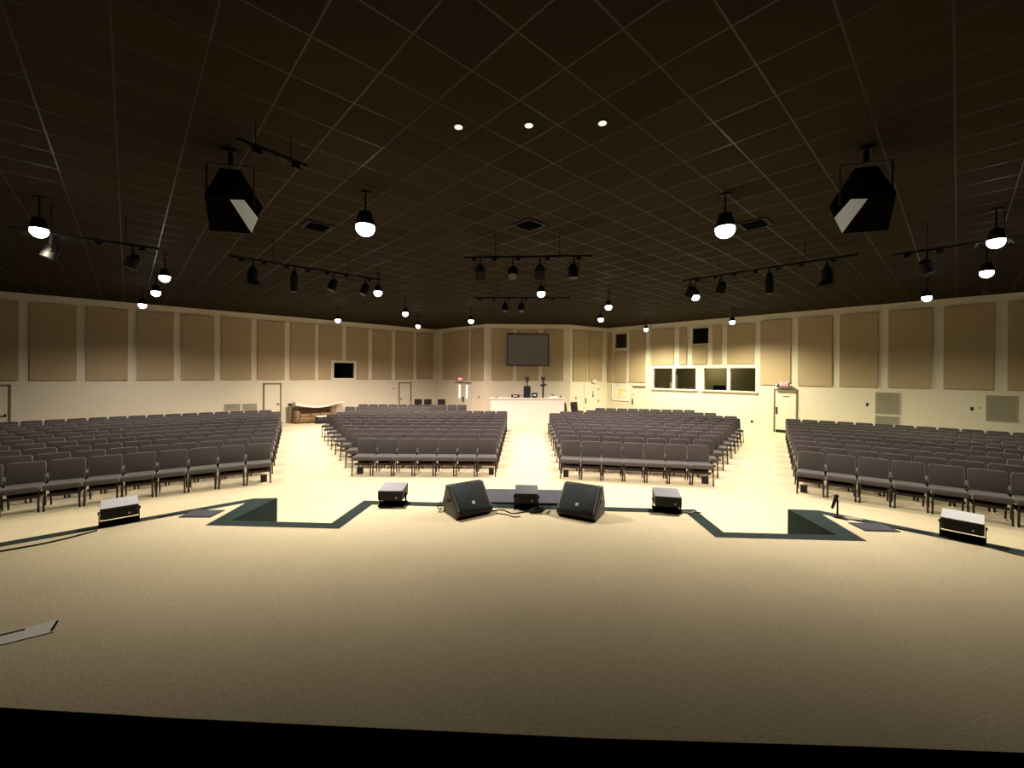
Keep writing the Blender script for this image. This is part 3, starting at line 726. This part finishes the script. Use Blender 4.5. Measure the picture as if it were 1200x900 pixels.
# ------------------------------------------------------------------ AV desk at the back
DK = (0.02, 21.05)
t = thing('control_desk', 'long white control desk with a high front in the centre aisle at the back', 'desk', (DK[0], DK[1], 0), R(3))
MB().box((0, 0, .66), (3.74, .10, 1.32)).build('front_panel', M['desk'], t)
for s in (-1, 1): MB().box((s*1.81, .55, .66), (.10, 1.0, 1.32)).build('side_panel', M['desk'], t)
MB().box((0, .10, 1.345), (3.84, .40, .05), bevel=.008).build('top_ledge', M['desk'], t)
MB().box((0, .62, .92), (3.5, .75, .05)).build('worktop', M['desk'], t)
MB().box((0, -.056, 1.25), (3.74, .012, .04)).build('trim_strip', M['mattress'], t)
zt = 1.37
def ondesk(x, y, z=zt): return (DK[0]+x*math.cos(R(3)), DK[1]+y+x*math.sin(R(3)), z)
def camera_unit(loc, lab, body=False):
    t = thing('video_camera', lab, 'camera', loc)
    if body:
        MB().box((0, 0, .30), (.36, .10, .60), bevel=.02).build('control_case', M['navy'], t)
        MB().cyl((0, 0, .6), (0, 0, .78), .03, n=10).build('post', M['rubber'], t)
    else:
        MB().cyl((0, 0, 0), (0, 0, .78), .045, n=12).build('post', M['rubber'], t)
        MB().box((-.02, 0, .64), (.26, .10, .10), bevel=.01).build('controller', M['rubber'], t)
        MB().tube([(.05, 0, .72), (.14, 0, .70), (.21, 0, .62)], .022).build('pan_handle', M['rubber'], t)
    MB().sph((0, 0, .82), .06, n=10).build('tripod_head', M['rubber'], t, True)
    b = MB().box((0, 0, .96), (.20, .26, .14), bevel=.02).build('camera_body', M['rubber'], t)
    MB().cyl((0, -.13, .97), (0, -.24, .97), .05, .06, 12).build('lens', M['dark_frame'], b, True)
    MB().box((-.02, .02, 1.05), (.24, .06, .03), Matrix.Rotation(R(-8), 4, 'Y')).build('viewfinder', M['rubber'], b)
camera_unit(ondesk(.0-.02, .12), 'black video camera above a navy case on the desk ledge, left of two', True)
camera_unit(ondesk(.80, .12), 'black video camera on a slim post on the desk ledge, right of two')
def monitor(loc, w, h, lab, back='rubber'):
    t = thing('desk_monitor', lab, 'monitor', loc)
    MB().box((0, 0, h/2+.015), (w, .05, h), bevel=.01).build('casing', M['rubber'], t)
    MB().box((0, -.027, h/2+.015), (w*.5, .006, h*.25)).build('rear_label', M['paper'], t)
    MB().box((0, 0, .008), (w*.5, .12, .016)).build('foot', M['rubber'], t)
monitor(ondesk(-.62, .12), .42, .15, 'low black monitor with white label on the left of the desk ledge')
monitor(ondesk(.36, .14), .30, .24, 'small black monitor on desk ledge between the two cameras')
t = thing('paper_tray', 'white tray of papers on the right end of the desk ledge', 'tray', ondesk(1.32, .10))
MB().box((0, 0, .03), (.46, .22, .06), bevel=.01).build('tray', M['paper'], t); MB().box((.02, 0, .075), (.38, .18, .03), Matrix.Rotation(R(6), 4, 'Z')).build('paper_stack', M['trim'], t)
t = thing('goose_neck_lamp', 'small dark gooseneck lamp behind the white paper tray', 'lamp', ondesk(1.24, .27))
MB().cyl((0, 0, 0), (0, 0, .02), .05).build('base', M['rubber'], t); MB().tube([(0, 0, .02), (-.05, 0, .14), (-.02, 0, .22), (.06, 0, .17)], .012).build('neck', M['rubber'], t)
MB().cyl((.05, 0, .18), (.10, 0, .12), .02, .035).build('lamp_shade', M['rubber'], t)
t = thing('bottle', 'small dark bottle at the right end of the desk ledge', 'bottle', ondesk(1.70, .08))
MB().cyl((0, 0, 0), (0, 0, .12), .03, n=12).build('body', M['dark_frame'], t, True); MB().cyl((0, 0, .12), (0, 0, .16), .014, n=10).build('cap', M['rubber'], t)
o = MB().sph((0, 0, .03), .07, (1, .7, .45)).build('computer_mouse', M['sofa'], None, True, loc=ondesk(-1.58, .08)); tag(o, 'small brown rounded object at the left end of the desk ledge', 'desk item')
t = thing('headphones', 'dark headphones lying beside the navy case on the desk ledge', 'headphones', ondesk(-.30, .235))
MB().tube([(.08*math.cos(a), 0, .06+.09*math.sin(a)) for a in [PI*k/10 for k in range(11)]], .010).build('headband', M['rubber'], t)
for s in (-1, 1): MB().cyl((s*.07, 0, .045), (s*.095, 0, .045), .042, n=12).build('ear_cup', M['rubber'], t)

# ------------------------------------------------------------------ sofa on the left wall
sx = 17.70; W_ = 1.98
t = thing('sofa', 'brown leather sofa against the left wall beside the cream door', 'sofa', WL.at(sx, 0, .05), WL.ang)
MB().box((0, -.42, .18), (W_, .72, .26), bevel=.03).build('base', M['sofa'], t, True)
MB().box((0, -.13, .45), (W_-.02, .24, .58), bevel=.06, seg=3).build('backrest', M['sofa'], t, True)
for s in (-1, 1): MB().box((s*(W_/2-.11), -.43, .38), (.24, .80, .52), bevel=.08, seg=3).build('armrest', M['sofa'], t, True)
for k in range(3): MB().box((-.51+.51*k, -.50, .385), (.50, .60, .16), bevel=.05, seg=3).build('seat_cushion', M['sofa'], t, True)
for k in range(4): MB().cyl(((-.85, .85)[k % 2], (-.72, -.12)[k//2], 0), ((-.85, .85)[k % 2], (-.72, -.12)[k//2], .06), .03).build('leg', M['rubber'], t)
# folded pad sagging over the sofa back and rising to the right
pad = MB(); N = 20; x0, x1 = 16.75, 19.20; prof = []
for k in range(N+1):
    u = k/N; x = x0+(x1-x0)*u - sx
    z = .92 - .16*math.sin(PI*min(1, u/.92)) + .14*max(0, u-.45)**1.4
    prof.append((x, z))
th = [.15*(1-.65*(k/N)) for k in range(N+1)]
loop = prof + [(p[0], p[1]+th[N-i]) for i, p in enumerate(reversed(prof))]
A_ = []
for y in (-.70, -.08):
    A_.append([(p[0], y, p[1]) for p in prof] + [(p[0], y, p[1]+q) for p, q in zip(prof, th)])
vs = [[pad.bm.verts.new(v) for v in a] for a in A_]; n = N+1
for k in range(N):
    f, g = vs
    pad.bm.faces.new((f[k], f[k+1], g[k+1], g[k])); pad.bm.faces.new((f[n+k], g[n+k], g[n+k+1], f[n+k+1]))
    pad.bm.faces.new((f[k], f[n+k], f[n+k+1], f[k+1])); pad.bm.faces.new((g[k], g[k+1], g[n+k+1], g[n+k]))
f, g = vs
pad.bm.faces.new((f[0], g[0], g[n], f[n])); pad.bm.faces.new((f[N], f[n+N], g[n+N], g[N]))
o = pad.build('mattress_pad', M['mattress'], None, True, loc=WL.at(sx, 0, .05), rz=WL.ang)
tag(o, 'cream mattress pad sagging across the top of the brown sofa', 'mattress')
t = thing('tool_case', 'dark low case on the floor at the right front of the brown sofa', 'case', WL.at(17.95, 0, 1.35), WL.ang)
MB().box((0, 0, .24), (.80, .42, .22), bevel=.02).build('body', M['dark_frame'], t); MB().box((0, 0, .365), (.84, .46, .03), bevel=.008).build('lid', M['mattress'], t)
MB().box((0, 0, .07), (.70, .36, .13), bevel=.01).build('base', M['rubber'], t)
t = thing('armrest_post', 'dark upright post standing at the left end of the brown sofa', 'post', WL.at(16.60, 0, .30), WL.ang)
MB().box((0, 0, .45), (.12, .12, .90), bevel=.01).build('post', M['bronze'], t); MB().box((0, 0, .95), (.16, .16, .10), bevel=.02).build('cap', M['rubber'], t)

# ------------------------------------------------------------------ ceiling lamps
def spot(loc, power, ang=130, blend=.9, col=(1, .90, .73), aim=(0, 0)):
    l = bpy.data.lights.new('lamp_light', 'SPOT'); l.energy = power; l.spot_size = R(ang); l.spot_blend = blend; l.color = col; l.shadow_soft_size = .06
    o = bpy.data.objects.new('lamp_light', l); COL.objects.link(o); o.location = loc
    o.rotation_euler = Vector((aim[0], aim[1], -1)).to_track_quat('-Z', 'Y').to_euler(); return o
can = MB(); can.cyl((0, 0, -.02), (0, 0, .16), .115, .075, 20); CAN = can.mesh('lamp_can', M['can'], True)
STEM = MB().cyl((0, 0, .16), (0, 0, .50), .014, n=8).mesh('stem', M['can'], True)
CANOPY = MB().cyl((0, 0, .475), (0, 0, .499), .07, n=16).mesh('canopy', M['can'], True)
BULB = MB().sph((0, 0, -.05), .110, n=20).mesh('bulb', M['bulb'], True)
ZL = 4.95
warm = (1, .87, .73); pink = (1, .80, .72); yel = (1, .92, .66)
K = 2.45
lamps = [
 (-2.54, 6.37, 760, warm, 'bright round pendant lamp above the stage front, left of centre', 0),
 (3.06, 6.55, 760, warm, 'bright round pendant lamp above the stage front, right of centre', 0),
 (-7.93, 6.43, 130, yel, 'bright pendant lamp at the far left edge above the first rows', 0),
 (7.85, 7.24, 150, yel, 'bright pendant lamp at the right edge, upper one of the pair', 0),
 (10.01, 9.41, 150, yel, 'bright pendant lamp at the right edge, lower one of the pair', 0),
 (11.56, 12.43, 330, yel, 'pendant lamp close to the right wall, nearest the right edge of the wall', 1),
 (-8.81, 9.73, 200, warm, 'pendant lamp over the far left block, nearest of three in line', 0),
 (-10.77, 11.61, 230, warm, 'pendant lamp over the far left block, middle of three in line', 0),
 (-13.33, 13.85, 330, warm, 'pendant lamp over the far left block, furthest of three in line', 1),
 (-8.32, 17.88, 700, warm, 'pendant lamp near the left wall above the brown sofa', 1),
 (-4.26, 11.63, 400, warm, 'pendant lamp at the right end of the left lighting bar', 0),
 (-4.71, 15.8, 420, pink, 'pendant lamp above the middle of the centre-left block', 0),
 (-5.36, 20.1, 480, pink, 'pendant lamp above the back rows of the centre-left block', 1),
 (-2.48, 18.09, 480, pink, 'pendant lamp seen above the double doors and exit sign', 1),
 (.38, 11.77, 340, pink, 'pendant lamp over the centre aisle below the middle lighting bar', 0),
 (2.74, 14.15, 420, pink, 'pendant lamp over centre-right block, nearer of two in line', 0),
 (3.06, 17.44, 440, pink, 'pendant lamp over centre-right block, further of two in line', 1),
 (6.05, 21.38, 700, yel, 'pendant lamp close to the booth wall, left of the booth windows', 1),
 (8.83, 18.2, 600, yel, 'pendant lamp close to the booth wall, above the booth windows', 1),
 (4.9, 12.29, 400, pink, 'pendant lamp at the left end of the right lighting bar', 0),
]
for x, y, p, c, lab, wall_ in lamps:
    t = thing('ceiling_lamp', lab, 'ceiling lamp', (x, y, ZL), 0, 'round pendant ceiling lamps')
    for nm, me_ in (('lamp_can', CAN), ('stem', STEM), ('canopy', CANOPY), ('bulb', BULB)):
        o = bpy.data.objects.new(nm, me_); COL.objects.link(o); o.parent = t
    near = 1 if y < 8 and abs(x) < 5 else 0
    if near:
        for ch in t.children:
            if ch.name.startswith(('bulb', 'lamp_can')): ch.scale = (1.28, 1.28, 1.15)
    s = spot((x, y, ZL-.22), p*K, 141 if near else 158 if wall_ else 140, 1.0 if near else .75, c, (0, .2) if near else (0, 0))
for x, y, lab in ((-.8, 4.68, 'left'), (0, 4.67, 'middle'), (.82, 4.65, 'right')):
    t = thing('recessed_downlight', f'small dim recessed downlight above the stage, {lab} of three', 'ceiling lamp', (x, y, ZC), 0, 'dim recessed downlights')
    MB().cyl((0, 0, -.012), (0, 0, 0), .062, .075, 24).build('trim_ring', M['can'], t); MB().cyl((0, 0, -.016), (0, 0, -.010), .045, n=20).build('lens', M['bulb_dim'], t)
for x, y, lab in ((.02, 7.82, 'above the middle lighting bar'), (-4.06, 7.83, 'left of the left bright lamp'), (4.2, 7.85, 'right of the right bright lamp')):
    t = thing('ceiling_vent', f'dark square air diffuser in the ceiling {lab}', 'vent', (x, y, ZC), R(45), 'dark ceiling air diffusers')
    MB().box((0, 0, -.01), (.5, .5, .02)).build('frame', M['can'], t); MB().box((0, 0, -.03), (.34, .34, .02)).build('diffuser_cone', M['pit'], t)

# ------------------------------------------------------------------ lighting bars with stage lights
def par(loc, rz, tilt, lab, kind='par'):
    t = thing('stage_spotlight', lab, 'stage light', loc, rz, 'theatre lights on the ceiling bars')
    MB().box((0, 0, -.082), (.03, .03, .11)).build('clamp', M['can'], t)
    y = MB(); y.box((0, 0, -.135), (.24, .03, .012))
    for s in (-1, 1): y.box((s*.115, 0, -.22), (.010, .03, .18))
    y.build('yoke', M['can'], t)
    m = Matrix.Translation((0, 0, -.30)) @ Matrix.Rotation(tilt, 4, 'X')
    b = MB()
    if kind == 'ellipsoidal': b.cyl((0, 0, -.26), (0, 0, .04), .075, .085, 16, mtx=m); b.cyl((0, 0, .04), (0, 0, .18), .085, .05, 16, mtx=m)
    else: b.cyl((0, 0, -.13), (0, 0, .05), .10, .10, 16, mtx=m); b.cyl((0, 0, .05), (0, 0, .14), .10, .055, 16, mtx=m)
    b.build('housing', M['can'], t, True)
    if kind == 'barn':
        for k in range(4):
            r_ = Matrix.Rotation(k*PI/2, 4, 'Z')
            MB().box((0, .145, -.185), (.19, .006, .13), Matrix.Rotation(R(35), 4, 'X'), mtx=m @ r_).build('barn_door', M['can'], t)
    else: MB().cyl((0, 0, -.135 if kind == 'par' else -.262), (0, 0, -.130 if kind == 'par' else -.258), .085 if kind == 'par' else .06, n=16, mtx=m).build('lens', M['dark_frame'], t)
def bar(p, q, lab, z=ZL, drops=2, at=()):
    p = Vector((*p, z)); q = Vector((*q, z)); c = (p+q)/2; d = q-p
    t = thing('lighting_bar', lab, 'lighting bar', c, math.atan2(d.y, d.x), 'black pipe lighting bars under the ceiling')
    L_ = d.length
    MB().cyl((-L_/2, 0, 0), (L_/2, 0, 0), .024, n=10).build('pipe', M['can'], t, True)
    for k in range(drops):
        x = -L_/2+L_*(k+.5)/drops
        MB().cyl((x, 0, 0), (x, 0, ZC-z), .006, n=8).build('hanger', M['can'], t)
    x = -L_/2+.2
    while x < L_/2-.1:
        if any(abs(x-(f-.5)*L_) < .10 for f in at): x += .05; continue
        MB().box((x, 0, -.05), (.09, .05, .06), bevel=.005).build('socket_box', M['can'], t); x += .42
    w = MB(); k = 0; x = -L_/2+.1
    while x < L_/2-.25:
        if any(abs(x+.09-(f-.5)*L_) < .25 for f in at): x += .05; continue
        w.tube([(x, -.03, -.01), (x+.05, -.034, -.085-.012*(k % 3)), (x+.13, -.034, -.09), (x+.18, -.03, -.01)], .006, 6); x += .27; k += 1
    w.build('wiring', M['rubber'], t)
    return lambda s, dz=-.0: (p + d*s + Vector((0, 0, dz)))
b = bar((-1.28, 8.26), (1.25, 8.17), 'middle lighting bar carrying four stage lights, above the centre aisle', at=(.13,.39,.60,.86))
for s, tl, k, lab in ((.13, -35, 'par', 'leftmost'), (.39, 35, 'par', 'second'), (.60, -30, 'par', 'third'), (.86, 5, 'par', 'rightmost')): par(b(s), R(180), R(tl), f'black stage light on the middle lighting bar, {lab} of four', k)
b = bar((-1.67, 12.71), (1.29, 12.71), 'faint rear lighting bar behind the middle one, near the far wall', at=(.33,.50))
for s, lab in ((.33, 'left'), (.50, 'right')): par(b(s), R(180), R(20), f'dark stage light on the faint rear bar, {lab} of two')
b = bar((-5.99, 8.08), (-3.70, 10.23), 'left lighting bar slanting above the far left aisle', at=(.13,.38,.64,.88))
for s, tl, k, lab in ((.13, 5, 'barn', 'barn-door one nearest the camera'), (.38, 0, 'ellipsoidal', 'long one hanging straight down'), (.64, 25, 'par', 'third along'), (.88, 25, 'par', 'last, small, beside the lamp')): par(b(s), R(135), R(tl), f'black stage light on the left lighting bar, {lab}', k)
b = bar((3.82, 10.38), (6.30, 8.15), 'right lighting bar slanting above the right aisle', at=(.06,.27,.56,.86))
for s, tl, k, lab in ((.06, -25, 'par', 'smallest, beside the lamp'), (.27, -20, 'par', 'second from the lamp'), (.56, 0, 'ellipsoidal', 'long one hanging straight down'), (.86, 5, 'barn', 'barn-door one nearest the camera')): par(b(s), R(-135), R(tl), f'black stage light on the right lighting bar, {lab}', k)
b = bar((-8.4, 6.40), (-7.0, 7.6), 'dim lighting bar at the left edge beside the bright lamp', at=(.25,.8))
for s, lab in ((.25, 'left'), (.8, 'right')): par(b(s), R(135), R(20), f'dark stage light on the bar at the left edge, {lab} of two')
b = bar((7.0, 8.2), (8.35, 6.95), 'dim lighting bar at the right edge beside the bright lamp', at=(.25,9))
par(b(.25), R(-135), R(20), 'dark stage light on the dim bar at the right edge')
b = bar((-3.15, 4.35), (-2.70, 4.95), 'short dark bracket bar on ceiling beside the left hanging loudspeaker', z=5.15)

# ------------------------------------------------------------------ hung loudspeakers
def hung(loc, rz, lab, inner):
    t = thing('hanging_loudspeaker', lab, 'loudspeaker', loc, rz, 'two large loudspeakers hung from the ceiling')
    # trapezoid cabinet: wide front at +y pitched down towards the seats, narrow back at -y
    prof = [(-.24, .25), (.24, .25), (.12, -.26), (-.12, -.26)]
    tl = Matrix.Rotation(R(-38), 4, 'X')
    MB().prism(prof, -.30, .32, 'z', bevel=.01, mtx=tl).build('cabinet', M['pit'], t)
    MB().box((0, .262, .01), (.44, .02, .58), bevel=.004, mtx=tl).build('grille', M['grille'], t)
    c, sn = math.cos(math.atan2(.12, .51)), math.sin(math.atan2(.12, .51))
    sp = Matrix.Translation((inner*.1835, 0, .01)) @ Matrix.Rotation(-inner*math.atan2(.12, .51), 4, 'Z')
    MB().prism([(.245, -.30), (.245, .03), (-.05, -.03), (-.21, -.30)], -.003, .003, mtx=tl @ sp).build('side_panel', M['lit_side'], t)  # painted lamp light: pale plate shaped like the lit lower part of the side
    y = MB()
    for s in (-1, 1): y.box((s*.27, .0, .22), (.008, .03, .48))
    y.box((0, 0, .46), (.55, .03, .008)); y.build('yoke', M['can'], t)
    MB().cyl((0, 0, .46), (0, 0, ZC-loc[2]), .03, n=12).build('drop_pipe', M['can'], t)
    MB().box((0, 0, ZC-loc[2]-.02), (.14, .14, .04)).build('ceiling_plate', M['can'], t)
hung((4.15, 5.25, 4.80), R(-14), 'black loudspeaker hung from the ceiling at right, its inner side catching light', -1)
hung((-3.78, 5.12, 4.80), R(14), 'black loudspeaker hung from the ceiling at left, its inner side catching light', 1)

# ------------------------------------------------------------------ world, camera, view
w = bpy.data.worlds.new('World'); scene.world = w; w.use_nodes = True
w.node_tree.nodes['Background'].inputs[0].default_value = (0, 0, 0, 1); w.node_tree.nodes['Background'].inputs[1].default_value = 0
cam = bpy.data.cameras.new('camera'); co = bpy.data.objects.new('camera', cam); COL.objects.link(co)
cam.sensor_fit = 'HORIZONTAL'; cam.sensor_width = 36; cam.lens = FPX*36/1200; cam.shift_y = -(450-436.7)/1200; cam.clip_end = 200
Xc = Vector((math.cos(YAW), math.sin(YAW), 0)); Yc = Vector((-math.sin(YAW), math.cos(YAW), 0)); Zc = Vector((0, 0, 1))
right = math.cos(ROLL)*Xc + math.sin(ROLL)*Zc; up = -math.sin(ROLL)*Xc + math.cos(ROLL)*Zc
mw = Matrix((right, up, -Yc)).transposed().to_4x4(); mw.translation = (0, 0, H_CAM); co.matrix_world = mw
scene.camera = co
vs_ = scene.view_settings; scene.display_settings.display_device = 'sRGB'
vs_.view_transform = 'Standard'; vs_.look = 'None'; vs_.gamma = 1; vs_.exposure = 0.0; vs_.use_curve_mapping = False
cy = scene.cycles; cy.use_denoising = True; cy.max_bounces = 6; cy.diffuse_bounces = 3; cy.glossy_bounces = 3; cy.transparent_max_bounces = 8; cy.sample_clamp_indirect = 3
